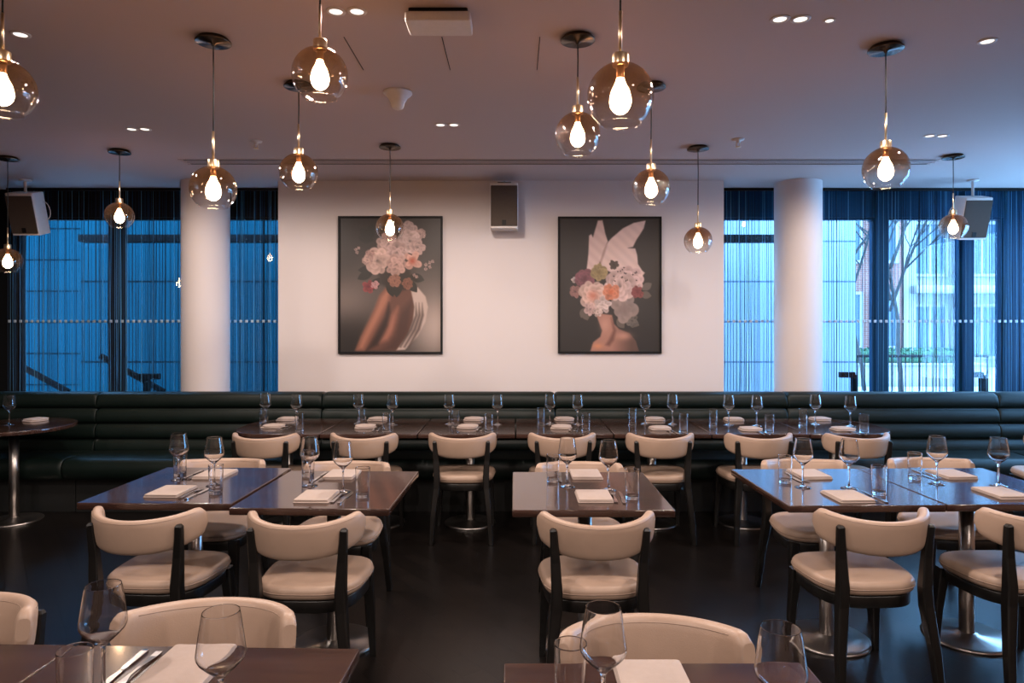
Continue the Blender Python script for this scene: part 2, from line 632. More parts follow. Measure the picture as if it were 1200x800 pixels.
# tables along the bench: the two end ones have big round outer corners
GB = 'walnut tables along the banquette'
BT = []
for i in range(7):
    x = -1.747 + 0.703 * i - 0.003
    cr = 0.006
    w = 0.694
    if i == 0:
        cr = (0.006, 0.3, 0.3, 0.006)
    if i == 6:
        cr = (0.3, 0.006, 0.006, 0.3)
    ph = '%s banquette table from the round table' % ORD[i]
    extra = 'round-ended ' if i in (0, 6) else ''
    table(x, 5.285, '%sdark walnut pedestal table, the %s' % (extra, ph), GB, w, 0.80, 0, cr)
    BT.append((x, 5.19, ph))
# middle row
MT = []
for i, (x, y, r) in enumerate(((-1.575, 3.37, -1.5), (-0.868, 3.285, -1.5), (0.335, 3.26, 0), (1.525, 3.335, 1.0), (2.222, 3.355, 1.0))):
    ph = '%s middle-row table from the round table' % ORD[i]
    desc = ('dark walnut table edged to another', 'dark walnut table edged to another', 'lone dark walnut table',
            'walnut table reflecting blue window light', 'walnut table reflecting blue window light')[i]
    table(x, y, '%s, the %s' % (desc, ph), 'walnut tables of the middle row', WT, 0.75, r)
    MT.append((x, y, ph))
# front row, cut by the frame
FT = []
for i, (x, y, r) in enumerate(((-1.437, 1.335, -1.5), (-0.735, 1.315, -1.5), (0.325, 1.235, 0))):
    ph = ('outermost front-row table', 'front-row table with two glasses and cutlery', 'front-row table standing alone')[i]
    table(x, y, ('outermost dark walnut table of the front row, pushed against its neighbour',
                 'dark walnut front-row table carrying napkin, cutlery and two wine glasses',
                 'dark walnut front-row table standing alone with a tumbler on it')[i], 'walnut tables of the front row', 0.70, 0.70, r)
    FT.append((x, y, ph))
RT = P(16.5, 497.6, HT)
table(RT.x, RT.y, 'small round walnut table in the dark corner by the banquette', None, 0.84, 0.84, 0, 'round', 'round_table')

# ------------------------------------------------------------------ chairs
def chair_parts():
    parts = []
    # seat: rounded trapezoid, wider in front
    def out(s=1.0, n=40):
        o = []
        for i in range(n):
            t = 2 * PI * i / n
            c, q = math.cos(t), math.sin(t)
            e = 0.62
            x = abs(c) ** e * (1 if c > 0 else -1)
            y = abs(q) ** e * (1 if q > 0 else -1)
            w = 0.225 + 0.018 * y
            o.append((x * w * s, y * 0.21 * s))
        return o
    b = MB()
    b.slab(out(), 0.405, 0.465, M['leather'], 0.026, 5, dome=0.014)
    parts.append(('seat', b.mesh('seat'), None))
    b = MB()
    o = out(1.003)
    rows = [[(o[(k) % len(o)][0] + 0.0025 * math.cos(a) * (1 if o[k][0] > 0 else -1), o[k][1] * (1 + 0.008 * math.cos(a)), 0.434 + 0.0025 * math.sin(a)) for k in range(len(o))] for a in [2 * PI * i / 6 for i in range(6)]]
    b.grid(rows, M['piping'], True, True)
    parts.append(('piping', b.mesh('piping'), 'seat'))
    b = MB()
    b.slab(out(0.93), 0.352, 0.404, M['blackwood'], 0.006, 2)
    parts.append(('seat_frame', b.mesh('seat_frame'), None))
    # curved back: an arc about a centre ahead of it, ends swept forward
    Rr, half = 0.262, R(74)
    yc = -0.315 + Rr                       # outer face middle at y = -0.315
    def pt(t, off, z):                     # t in -1..1 along the arc, off inward from the outer face
        a = t * half
        r = Rr - off
        lean = (z - 0.66) * -0.16
        return Vector((r * math.sin(a) * 0.985, yc - r * math.cos(a) + lean, z))
    def band(t):
        e = abs(t)
        zb = 0.600 + 0.050 * e ** 2.6
        zt = 0.745 + 0.023 * e ** 2.0
        k = 1.0
        if e > 0.89:
            k = math.sqrt(max(0.0, 1 - ((e - 0.89) / 0.11) ** 2)) * 0.52 + 0.48
        zm = (zb + zt) / 2 + 0.012 * (1 - k)
        return zm, (zt - zb) / 2 * k, 0.046 * (0.55 + 0.45 * k)
    n = 36
    rows = []
    for i in range(n + 1):
        t = -1 + 2 * i / n
        zm, hh, th = band(t)
        ring = []
        for k in range(20):
            a = 2 * PI * k / 20
            c, q = math.cos(a), math.sin(a)
            u = abs(c) ** 0.72 * (1 if c > 0 else -1)
            v = abs(q) ** 0.5 * (1 if q > 0 else -1)
            ring.append(pt(t, th / 2 + u * th / 2, zm + v * hh))
        rows.append(ring)
    b = MB()
    b.grid(rows, M['leather'], True, False, True, True)
    parts.append(('backrest', b.mesh('backrest'), None))
    b = MB()
    for off in (-0.0012, 1):
        path = []
        for i in range(29):
            t = -0.84 + 1.68 * i / 28
            zm, hh, th = band(t)
            path.append(pt(t, th * 0.10 if off < 0 else th * 0.92, zm + hh * (0.84 if off < 0 else 0.80)))
        b.tube(path, 0.0011, M['piping'], 5)
    parts.append(('piping', b.mesh('piping'), 'backrest'))
    # rear legs run up the outside of the back; front legs taper down
    for s in (-1, 1):
        b = MB()
        path = [(s * 0.208, -0.290, 0), (s * 0.196, -0.266, 0.2), (s * 0.176, -0.240, 0.38), (s * 0.172, -0.238, 0.46),
                (s * 0.178, -0.239, 0.58), (s * 0.184, -0.245, 0.66), (s * 0.187, -0.250, 0.710), (s * 0.1872, -0.251, 0.718)]
        rect = [(0.015, 0.016), (0.019, 0.021), (0.0225, 0.025), (0.022, 0.024), (0.019, 0.016), (0.016, 0.014), (0.0145, 0.013), (0.009, 0.008)]
        b.tube(path, 0, M['blackwood'], rect=rect, up=(1, 0, 0))
        parts.append(('leg', b.mesh('leg'), None))
    for s in (-1, 1):
        b = MB()
        path = [(s * 0.207, 0.185, 0), (s * 0.199, 0.174, 0.2), (s * 0.190, 0.160, 0.352), (s * 0.188, 0.157, 0.400)]
        b.tube(path, 0, M['blackwood'], rect=[(0.013, 0.013), (0.018, 0.018), (0.024, 0.024), (0.024, 0.024)], up=(1, 0, 0))
        parts.append(('leg', b.mesh('leg'), None))
    return parts


CHP = chair_parts()


def chair(x, y, rot, label, group):
    o = thing('dining_chair', label, 'chair', (x, y, 0), R(rot), group)
    made = {}
    for nm, me, par in CHP:
        c = link(nm, me, made[par] if par else o)
        made.setdefault(nm, c)
    return o


for i, (x, y, r) in enumerate(((-1.77, 5.025, -3), (-1.072, 5.025, -2), (-0.373, 5.035, 0), (0.337, 5.035, 1), (1.04, 5.03, 0), (1.742, 5.025, 1), (2.435, 5.03, 3))):
    chair(x, y, r, 'cream chair seen from behind at the ' + BT[i][2], 'cream chairs along the banquette tables')
for i, (x, y, r) in enumerate(((-1.545, 3.05, -3), (-0.866, 2.985, -1), (0.338, 2.985, 1), (1.505, 3.035, 2), (2.20, 3.05, 2))):
    chair(x, y, r, 'cream chair seen from behind at the ' + MT[i][2], 'cream chairs with their backs turned at the middle row')
for i, (x, y, r) in enumerate(((-1.66, 3.735, 180), (-0.94, 3.66, 178), (0.36, 3.64, 180), (1.64, 3.72, 181), (2.38, 3.76, 180))):
    chair(x, y, r, 'cream chair facing us behind the ' + MT[i][2], 'cream chairs facing us at the middle row')
fl = ('cream chair facing us behind the outermost front-row table',
      'cream chair facing us behind the front-row table with cutlery',
      'cream chair facing us behind the lone front-row table')
for i, (x, y, r) in enumerate(((-1.555, 1.71, 178), (-0.826, 1.67, 179), (0.35, 1.56, 180))):
    chair(x, y, r, fl[i], 'cream chairs facing us at the front row')
chair(3.93, 4.98, -14, 'cream chair standing alone beyond the last banquette table by the corner', None)

# ------------------------------------------------------------------ tableware
def wineglass():
    b = MB()
    o = [(0, 0.0), (0.036, 0.0), (0.038, 0.0015), (0.030, 0.004), (0.012, 0.008), (0.0055, 0.016), (0.0042, 0.035), (0.0040, 0.085), (0.0052, 0.103),
         (0.011, 0.112), (0.029, 0.128), (0.0415, 0.1415), (0.0455, 0.1500), (0.0460, 0.1565), (0.0450, 0.164), (0.0427, 0.182), (0.0395, 0.205), (0.0362, 0.226), (0.03465, 0.2338), (0.03445, 0.2348), (0.0342, 0.2352)]
    i = [(0.0338, 0.2352), (0.0336, 0.2348), (0.03375, 0.2338), (0.0352, 0.226), (0.0385, 0.205), (0.0417, 0.182), (0.0440, 0.164), (0.0449, 0.1567), (0.0444, 0.1508), (0.0405, 0.1428), (0.028, 0.1298), (0.0105, 0.1152), (0, 0.1125)]
    b.lathe(o + i, M['glass'], 36)
    return b.mesh('wine_glass')


def tumbler():
    b = MB()
    b.lathe([(0, 0), (0.027, 0), (0.0285, 0.0004), (0.0300, 0.0020), (0.0303, 0.005), (0.0319, 0.07), (0.0334, 0.131), (0.03345, 0.1330), (0.0331, 0.1338), (0.0322, 0.1338), (0.0319, 0.1330), (0.03185, 0.131), (0.0303, 0.07), (0.0289, 0.018), (0.0282, 0.0145), (0.0262, 0.0126), (0.022, 0.0118), (0, 0.011)], M['glass'], 36)
    return b.mesh('water_glass')


def napkin(seed):
    rnd = random.Random(seed)
    b = MB()
    for k in range(3):
        w, d = 0.158 - 0.003 * k, 0.20 - 0.006 * k
        jx, jy = rnd.uniform(-0.003, 0.003), rnd.uniform(-0.004, 0.004)
        out = rrect(w, d, 0.008, 3, jx, jy)
        b.slab(out, 0.0048 * k + (0.0002 if k else 0), 0.0048 * (k + 1), M['napkin'], 0.0022, 2, dome=0.003 if k == 2 else 0)
    return b.mesh('folded_napkin')


def soft_napkin(seed):
    rnd = random.Random(seed)
    b = MB()
    n = 44
    for k in range(2):
        w, d = 0.079 - 0.004 * k, 0.070 - 0.003 * k
        a1, a2, p1, p2 = rnd.uniform(.02, .05), rnd.uniform(.02, .05), rnd.uniform(0, 6), rnd.uniform(0, 6)
        out = []
        for i in range(n):
            t = 2 * PI * i / n
            c, q = math.cos(t), math.sin(t)
            rr = 1 + a1 * math.sin(3 * t + p1) + a2 * math.sin(5 * t + p2)
            out.append((abs(c) ** 0.5 * (1 if c > 0 else -1) * w * rr + 0.004 * k, abs(q) ** 0.5 * (1 if q > 0 else -1) * d * rr))
        b.slab(out, 0.010 * k + (0.0002 if k else 0), 0.010 * (k + 1), M['napkin'], 0.0045, 3, dome=0.009 if k else 0.0)
    return b.mesh('folded_napkin')


def flat(outline, z, t, mat, b, arch=None):
    out = [Vector((x, y)) for x, y in outline]
    b.slab(out, z, z + t, mat, t * 0.45, 2)


def fork():
    b = MB()
    # handle and neck as a flattened sweep; four tines
    path = [(0, -0.095, 0.004), (0, -0.07, 0.004), (0, -0.02, 0.006), (0, 0.02, 0.007), (0, 0.045, 0.005), (0, 0.06, 0.004)]
    b.tube(path, 0, M['cutlery'], rect=[(0.0085, 0.0014), (0.0080, 0.0014), (0.0040, 0.0018), (0.0035, 0.0018), (0.009, 0.0013), (0.0115, 0.0012)], up=(1, 0, 0))
    for k in range(4):
        x = -0.0096 + 0.0064 * k
        b.tube([(x, 0.058, 0.004), (x, 0.08, 0.003), (x * 0.9, 0.102, 0.005)], 0, M['cutlery'], rect=[(0.0019, 0.0012), (0.0017, 0.0011), (0.0009, 0.0008)], up=(1, 0, 0))
    return b.mesh('fork')


def knife():
    b = MB()
    b.tube([(0, -0.11, 0.0035), (0, -0.10, 0.0035), (0, -0.03, 0.0035), (0, -0.015, 0.0035)], 0, M['cutlery'], rect=[(0.006, 0.0025), (0.0088, 0.0033), (0.0068, 0.0033), (0.0045, 0.0025)], up=(1, 0, 0))
    out = [(-0.0045, -0.018), (0.0045, -0.018), (0.010, 0.005), (0.0105, 0.06), (0.007, 0.09), (0.0, 0.107), (-0.0045, 0.108), (-0.0055, 0.05)]
    b.slab(out, 0.0022, 0.0042, M['cutlery'], 0.0006, 1)
    return b.mesh('table_knife')


WG, TB, FK, KN = wineglass(), tumbler(), fork(), knife()
NP = [napkin(3), napkin(5), napkin(9)]
SN = [soft_napkin(4), soft_napkin(6), soft_napkin(11)]
Z = HT + 0.0002
nk = [0]


def put(kind, me, p, rot, label, cat, group):
    o = link(kind, me, None, (p[0], p[1], Z), R(rot))
    return tag(o, label, cat, group)


def at(x, y):
    return P(x, y, HT)


def setting(side, ph, grp, gl=None, tu=None, na=None, cu=None, nrot=0, adj=None, sc=1.0):
    def q(t):
        p = at(*t)
        return adj(p) if adj else p
    if gl:
        put('wine_glass', WG, q(gl), random.uniform(0, 90), 'empty wine glass %s %s' % (side, ph), 'wine glass', 'wine glasses ' + grp)
    if tu:
        put('water_glass', TB, q(tu), random.uniform(0, 90), 'clear water tumbler %s %s' % (side, ph), 'tumbler', 'water tumblers ' + grp)
    if na:
        nk[0] += 1
        put('folded_napkin', (SN if 'bench' in side or 'chair' in side else NP)[nk[0] % 3], q(na), nrot, 'folded cream napkin %s %s' % (side, ph), 'napkin', 'napkins ' + grp)
    if cu:
        p = q(cu)
        s = 1 if 'near' in side or 'chair' in side else -1
        r = nrot if s > 0 else nrot + 180
        put('fork', FK, (p.x - 0.016 * s, p.y), r - 3, 'steel table fork %s %s' % (side, ph), 'fork', 'forks ' + grp)
        put('table_knife', KN, (p.x + 0.018 * s, p.y), r - 2, 'steel table knife %s %s' % (side, ph), 'knife', 'knives ' + grp)


def clampy(lo, hi):
    def f(p):
        return Vector((p.x, min(max(p.y, lo), hi), p.z))
    return f


g = 'on the banquette tables'
S1, S2 = 'on the chair side of the', 'on the bench side of the'
ad = clampy(4.95, 5.60)
# (glass, tumbler, napkin, cutlery) chair side, then bench side
brow = [
    (((347.5, 497), (351, 505), (320.6, 500.5), (333, 502)), ((311, 495.5), (309, 499), (342.6, 489.5), None)),
    (((460, 497.5), (453, 505.5), (428, 501), (441, 503)), ((420, 496), (424, 498.2), (445.7, 490), None)),
    (((583, 497.5), (573, 506), (548, 501), (563, 503)), ((526.5, 497), (533.5, 500.5), (556, 489.5), None)),
    (((676.8, 497.5), (686.7, 505), (657.5, 501.5), (671, 503)), ((644.5, 496.5), (634, 498), (659.7, 490), None)),
    (((788, 497), (801, 506), (773, 503), (787, 506)), ((756, 496.5), (741, 498), (764.7, 490.5), None)),
    (((887, 499), (902, 507), (879, 504), (893, 507)), ((854, 498), (835.7, 499), (859.5, 492.5), None)),
    (((996.6, 499.5), (1013, 507), (987, 504), (1002, 507)), ((955.5, 497), (941, 499), (959.4, 491.8), None)),
]
for i, (a, b) in enumerate(brow):
    setting(S1, BT[i][2], g, *a, nrot=random.uniform(-8, 8), adj=ad)
    setting(S2, BT[i][2], g, *b, nrot=random.uniform(-8, 8), adj=ad)
g = 'on the middle-row tables'
S1, S2 = 'on the near side of the', 'on the far side of the'
ad = clampy(2.95, 3.55)
mrow = [
    (((251, 569), (253, 578), (201, 577), (228, 578.5)), ((209.5, 562), (213, 556), (257, 554.5), (229, 557))),
    (((402, 576), (425, 582), (372, 583), (401, 583)), ((363, 569), (361, 558), (402, 556), (379, 559))),
    (((713, 574), (741, 584), (695.5, 583), (724, 583)), ((665, 570), (648, 564), (686.7, 557), (661, 560))),
    (((995, 572), (1030, 579), (993, 583), (1019, 582)), ((941, 571), (920, 565), (948, 557), (934, 560))),
    (((1170, 569), None, (1174, 579), (1199, 579)), ((1098, 567), (1072, 561), (1106, 554), (1084, 556))),
]
for i, (a, b) in enumerate(mrow):
    setting(S1, MT[i][2], g, *a, nrot=(-2, -1, 0, 2, 2)[i], adj=ad)
    setting(S2, MT[i][2], g, *b, nrot=(-2, -1, 0, 2, 2)[i], adj=ad)
# front row, placed by their rims
def rim(x, y, h):
    return P(x, y, HT + h)


g = 'on the front-row tables'
for x, y, l in ((121, 685, 'empty wine glass between tumbler and cutlery on a front-row table'),
                (259, 716, 'empty wine glass standing before the napkin on a front-row table'),
                (707, 711, 'empty wine glass beside a tumbler on the lone front-row table'),
                (915, 735, 'empty wine glass near the outer edge of the lone front-row table')):
    put('wine_glass', WG, rim(x, y, 0.235), 10, l, 'wine glass', 'wine glasses ' + g)
for x, y, l in ((88, 760, 'clear water tumbler beside a wine glass and cutlery on a front-row table'),
                (668, 753, 'clear water tumbler beside the napkin on the lone front-row table')):
    put('water_glass', TB, rim(x, y, 0.134), 10, l, 'tumbler', 'water tumblers ' + g)
put('folded_napkin', NP[0], (-0.745, 1.555), -2, 'folded cream napkin beside the cutlery on a front-row table', 'napkin', 'napkins ' + g)
put('folded_napkin', NP[1], (0.302, 1.475), 0, 'folded cream napkin behind the wine glass on the lone front-row table', 'napkin', 'napkins ' + g)
put('fork', FK, (-0.853, 1.535), 177, 'steel table fork lying beside the napkin on a front-row table', 'fork', 'forks ' + g)
put('table_knife', KN, (-0.888, 1.53), 178, 'steel table knife lying beside the fork on a front-row table', 'knife', 'knives ' + g)
# round table
g = 'on the round table'
put('wine_glass', WG, at(11, 498), 0, 'empty wine glass beside the napkin on the round corner table', 'wine glass', None)
put('wine_glass', WG, at(-8, 499), 0, 'empty wine glass furthest out on the round corner table', 'wine glass', None)
put('folded_napkin', SN[2], at(42, 493), 70, 'folded cream napkin on the round corner table', 'napkin', None)

# ------------------------------------------------------------------ pendant lamps
def canopy_mesh():
    b = MB()
    b.lathe([(0, 0), (0.066, 0), (0.068, -0.012), (0.078, -0.013), (0.079, -0.020), (0.075, -0.023), (0.012, -0.024), (0.008, -0.034), (0, -0.034)], M['polished'], 40)
    return b.mesh('canopy')


def globe_mesh():
    b = MB()
    r, pr = 0.1025, []
    for i in range(25):
        a = R(8) + (R(142) - R(8)) * i / 24
        pr.append((r * math.sin(a), r * math.cos(a)))
    zr, rr = pr[-1][1], pr[-1][0]
    pr += [(rr + 0.0016, zr - 0.0022), (rr + 0.0006, zr - 0.0044), (rr - 0.0016, zr - 0.0046), (rr - 0.0034, zr - 0.0022)]
    for i in range(25):
        a = R(142) - (R(142) - R(8)) * i / 24
        pr.append(((r - 0.002) * math.sin(a), (r - 0.002) * math.cos(a)))
    b.lathe(pr, M['shade'], 44)
    return b.mesh('globe_shade')


def bulb_mesh():
    b = MB()
    b.lathe([(0, -0.061), (0.011, -0.059), (0.022, -0.051), (0.030, -0.039), (0.0335, -0.024), (0.032, -0.007), (0.026, 0.012), (0.0175, 0.030), (0.0125, 0.044), (0.0115, 0.050)], M['bulb'], 24)
    return b.mesh('bulb')


def bulb_base():
    b = MB()
    b.lathe([(0.0118, 0.0495), (0.0125, 0.052), (0.0125, 0.0925), (0, 0.0925)], M['brass'], 20)
    return b.mesh('bulb_base')


def cap_mesh():
    b = MB()
    b.lathe([(0, 0.093), (0.0245, 0.093), (0.025, 0.095), (0.025, 0.128), (0.023, 0.131), (0.010, 0.133), (0.007, 0.137), (0, 0.137)], M['brass'], 28)
    return b.mesh('lamp_holder')


CM, GM, BM, BB, CP = canopy_mesh(), globe_mesh(), bulb_mesh(), bulb_base(), cap_mesh()
pend = [
    (252, 45, 250, 221, None, 'smoked globe pendant hanging in front of the white column by the dark blue windows'),
    (None, 2.54, 375, 88, None, 'large smoked globe pendant close to us above the cutlery table'),
    (346, 98, 350, 202, None, 'smoked globe pendant hanging before the edge of the white wall'),
    (140, 176, 140, 253, None, 'small smoked globe pendant in front of the dark blue window posts'),
    (None, 2.34, 3, 105, None, 'smoked globe pendant cut off by the photo edge, beside a single downlight'),
    (6, 184, 9, 306, None, 'smoked globe pendant hanging low above the round table'),
    (458, 170, 457, 267, None, 'small smoked globe pendant in front of the picture of the bare back'),
    (677, 43, 677, 158, None, 'smoked globe pendant under a black canopy, half behind the biggest globe'),
    (None, 2.10, 727, 113, None, 'biggest smoked globe pendant, hanging over the lone middle-row table'),
    (767, 99, 763, 220, None, 'smoked globe pendant hanging before the picture with white wings and wall'),
    (816, 172, 818, 282, None, 'small smoked globe pendant before the bare end of the white wall'),
    (1036, 54, 1038, 198, None, 'smoked globe pendant hanging before the bright tree window'),
    (1117, 182, 1117, 266, None, 'small smoked globe pendant in front of the speaker by the bright windows'),
]
for cx, cy, gx, gy, _, lab in pend:
    Y = cy if cx is None else (CH - CEIL) * F / (cy - CY)
    X = (gx - CX) * Y / F
    gz = CH + (CY - gy) * Y / F
    o = thing('pendant_lamp', lab, 'pendant lamp', (X, Y, CEIL), 0, 'smoked glass globe pendants')
    dz = gz - CEIL
    link('canopy', CM, o)
    top = dz + 0.262
    b = MB()
    b.tube([(0, 0, -0.033), (0.001, 0, (top - 0.033) / 2), (0, 0, top)], 0.0032, M['cord'], 8)
    b.build('cord', o)
    b = MB()
    b.tube([(0, 0, dz + 0.136), (0, 0, top)], 0.0052, M['brass'], 12)
    b.build('stem', o)
    link('lamp_holder', CP, o, (0, 0, dz))
    link('globe_shade', GM, o, (0, 0, dz))
    bo = link('bulb', BM, o, (0, 0, dz + 0.006))
    link('bulb_base', BB, bo)

# ------------------------------------------------------------------ downlights
SPOT = 58.0


def spot(x, y, s=1.0):
    l = bpy.data.lights.new('downlight_beam', 'SPOT')
    l.energy = SPOT * s
    l.color = (1.0, 0.83, 0.74)
    l.spot_size = R(178)
    l.spot_blend = 0.35
    l.shadow_soft_size = 0.035
    return l


def ring(dx=0.0):
    b = MB()
    b.lathe([(0.027, -0.001), (0.029, -0.005), (0.040, -0.004), (0.042, 0.0), (0.027, 0.0)], M['white'], 28, c=(dx, 0, 0))
    return b


RING = ring().mesh('trim_ring')
d_ = MB()
d_.lathe([(0, -0.0008), (0.0268, -0.0008), (0.0268, -0.0026), (0, -0.0026)], M['lamp'], 24)
DISC = d_.mesh('lamp_lens')


def downlight(x, y, label, s=1.0, twin=True, group='recessed ceiling downlights'):
    o = thing('downlight', label, 'ceiling light', (x, y, CEIL), 0, group)
    for dx in ((-0.044, 0.044) if twin else (0,)):
        link('trim_ring', RING, o, (dx, 0, 0))
        link('lamp_lens', DISC, o, (dx, 0, 0))
    if s:
        lo = link('beam', spot(x, y, s * (2 if twin else 1)), o, (0, 0, -0.03))
    return o


for x, y, tw, lab in ((406, 13, True, 'pair of recessed downlights beside the big front pendant and ceiling box'),
                      (162, 151, True, 'pair of recessed downlights above the dark blue windows'),
                      (524, 146, True, 'pair of recessed downlights in front of the ceiling slot beside the white dome'),
                      (926, 22, True, 'pair of recessed downlights beside the small spotlight'),
                      (972, 24, False, 'small single recessed spotlight beside a pair of downlights'),
                      (1157, 48, False, 'single recessed downlight beyond the pendant by the tree window'),
                      (1097, 159, True, 'pair of recessed downlights above the bright window corner'),
                      (24, 40, False, 'single recessed downlight beside the cut-off pendant')):
    p = P(x, y, CEIL)
    dl = downlight(p.x, p.y, lab, 0.35 if x == 972 else 1.0, tw)
    if x == 972:
        dl.scale = (0.6, 0.6, 0.6)
# the rest of the room behind the camera has the same lights
for x, y in ((-3.6, 0.6), (-1.3, 0.6), (1.3, 0.6), (3.6, 0.6), (-2.4, -1.4), (0, -1.4), (2.4, -1.4)):
    downlight(x, y, 'pair of recessed downlights in the ceiling behind the camera', 1.0, True, 'downlights behind the camera')

# ------------------------------------------------------------------ ceiling fittings
b = MB()
for ya, yb in ((5.400, 5.437), (5.466, 5.489), (5.520, 5.557)):
    b.box(-2.63, 3.35, ya, yb, CEIL - 0.003, CEIL, M['slot'])
for ya, yb in ((5.390, 5.3995), (5.4375, 5.4655), (5.4895, 5.5195), (5.5575, 5.567)):
    b.box(-2.66, 3.38, ya, yb, CEIL - 0.005, CEIL, M['ceil'])
tag(b.build('air_vent'), 'long thin linear air vent slot running across the ceiling', 'air vent')
for i, x in enumerate((-0.775, -0.33, 0.115)):
    b = MB()
    b.box(x - 0.0018, x + 0.0018, 3.1, 3.5, CEIL - 0.002, CEIL, M['slot'])
    struct(b.build('trim_%d' % (20 + i)))
p = P(515, 17, CEIL)
o = thing('ceiling_box', 'white rectangular ceiling unit between the front downlights and the biggest globe', 'ceiling unit', (p.x, p.y, CEIL))
b = MB()
b.slab(rrect(0.272, 0.16, 0.012), -0.058, -0.020, M['white'], 0.006, 3)
b.build('cover', o)
b = MB()
b.slab(rrect(0.245, 0.13, 0.01), -0.020, 0, M['black'], 0)
b.build('back_plate', o)
p = P(466, 108, CEIL)
o = thing('ceiling_sensor', 'white cone-shaped sensor dome on the ceiling', 'sensor', (p.x, p.y, CEIL))
b = MB()
b.lathe([(0, 0), (0.080, 0), (0.082, -0.006), (0.078, -0.012), (0.056, -0.030), (0.042, -0.055)], M['white'], 32)
b.build('flared_base', o)
b = MB()
b.lathe([(0.041, -0.053), (0.034, -0.082), (0.028, -0.092), (0.018, -0.097), (0, -0.098)], M['white'], 28)
b.build('sensor_cap', o)
for x, y, lab in ((300, 165, 'small sprinkler head on the ceiling near the column by the dark blue windows'),
                  (865, 163, 'small sprinkler head on the ceiling near the column by the bright windows')):
    p = P(x, y, CEIL)
    o = thing('sprinkler_head', lab, 'sprinkler', (p.x, p.y, CEIL), 0, 'ceiling sprinklers')
    o.scale = (1.35, 1.35, 1.35)
    b = MB()
    b.lathe([(0, 0), (0.032, 0), (0.030, -0.006), (0.012, -0.008), (0.010, -0.020), (0, -0.020)], M['white'], 20)
    b.build('escutcheon', o)
    b = MB()
    b.tube([(-0.008, 0, -0.019), (-0.010, 0, -0.032), (0, 0, -0.040)], 0.002, M['brass'], 6)
    b.tube([(0.008, 0, -0.019), (0.010, 0, -0.032), (0, 0, -0.040)], 0.002, M['brass'], 6)
    b.lathe([(0, -0.040), (0.014, -0.040), (0.014, -0.042), (0, -0.042)], M['brass'], 16)
    b.build('deflector', o)

# ------------------------------------------------------------------ speakers
def speaker(loc, yaw, tilt, w, h, d, label, ceiling_mount, cable=0):
    o = thing('wall_speaker', label, 'speaker', loc, 0, 'white loudspeakers high on the back wall')
    m = Matrix.Rotation(R(yaw), 4, 'Z') @ Matrix.Rotation(R(tilt), 4, 'X')
    def add(b, name, par=o):
        b.v = [tuple(m @ Vector(p)) for p in b.v]
        return b.build(name, par)
    b = MB()
    b.slab(rrect(w, d, 0.018), -h / 2, h / 2, M['white'], 0.008, 3)
    cab = add(b, 'cabinet')
    b = MB()
    q = rrect(w - 0.012, h - 0.045, 0.006)
    mm = Matrix.Translation((0, -d / 2 + 0.0005, -0.003)) @ Matrix.Rotation(PI / 2, 4, 'X')
    b.slab(q, 0, 0.010, M['grille'], 0.004, 2, mtx=mm)
    gr = add(b, 'grille')
    b = MB()
    b.box(-0.018, 0.018, -d / 2 - 0.0125, -d / 2 - 0.009, -h / 2 + 0.028, -h / 2 + 0.072, M['black'])
    add(b, 'badge', gr)
    b = MB()
    if ceiling_mount:
        t = m @ Vector((0, d * 0.1, h / 2 - 0.004))
        b.tube([t, (t.x, t.y, CEIL - loc[2])], 0.012, M['white'], 10)
        b.lathe([(0, CEIL - loc[2]), (0.05, CEIL - loc[2]), (0.05, CEIL - loc[2] - 0.012), (0, CEIL - loc[2] - 0.012)], M['white'], 20, c=(t.x, t.y, 0))
    else:
        b.tube([(-0.06, 0.02, h / 2 + 0.022), (0.06, 0.02, h / 2 + 0.022)], 0.007, M['black'], 8)
        b.tube([(0, 0.02, h / 2 - 0.01), (0, 0.02, h / 2 + 0.03), (0, BACK - loc[1], h / 2 + 0.03)], 0.011, M['chrome'], 8)
        b.box(-0.03, 0.03, d / 2 - 0.01, BACK - loc[1], -0.05, 0.05, M['black'])
    b.build('bracket', o)
    if cable:
        b = MB()
        s = cable
        e = w / 2
        pts = [m @ Vector((s * (e - 0.003), d * 0.25, 0.10))]
        for k in range(9):
            a = PI * k / 8
            pts.append(m @ Vector((s * (e + 0.045 * math.sin(a)), d * 0.32, 0.02 + 0.08 * math.cos(a))))
        pts.append(m @ Vector((s * (e - 0.003), d * 0.25, -0.065)))
        b.tube(pts, 0.004, M['white'], 6)
        b.build('cable', o)


p0 = 6.05
speaker(((591 - CX) * 6.1 / F, 6.07, CH + (CY - 243.5) * 6.1 / F), 0, 0, 0.245, 0.40, 0.19, 'white loudspeaker with brown grille on the white wall between the pictures', False)
Yl = 6.2
speaker(((33 - CX) * Yl / F, Yl, CH + (CY - 250) * Yl / F), 1, 16, 0.245, 0.38, 0.17, 'white loudspeaker hung from the ceiling in the dark corner', True, 1)
speaker(((1137 - CX) * Yl / F, Yl, CH + (CY - 255) * Yl / F), -1, 16, 0.245, 0.38, 0.17, 'white loudspeaker hung from the ceiling by the bright windows', True, -1)

# ------------------------------------------------------------------ pictures
def lin(c):
    c = np.asarray(c, float) / 255
    return np.where(c <= 0.04045, c / 12.92, ((c + 0.055) / 1.055) ** 2.4)


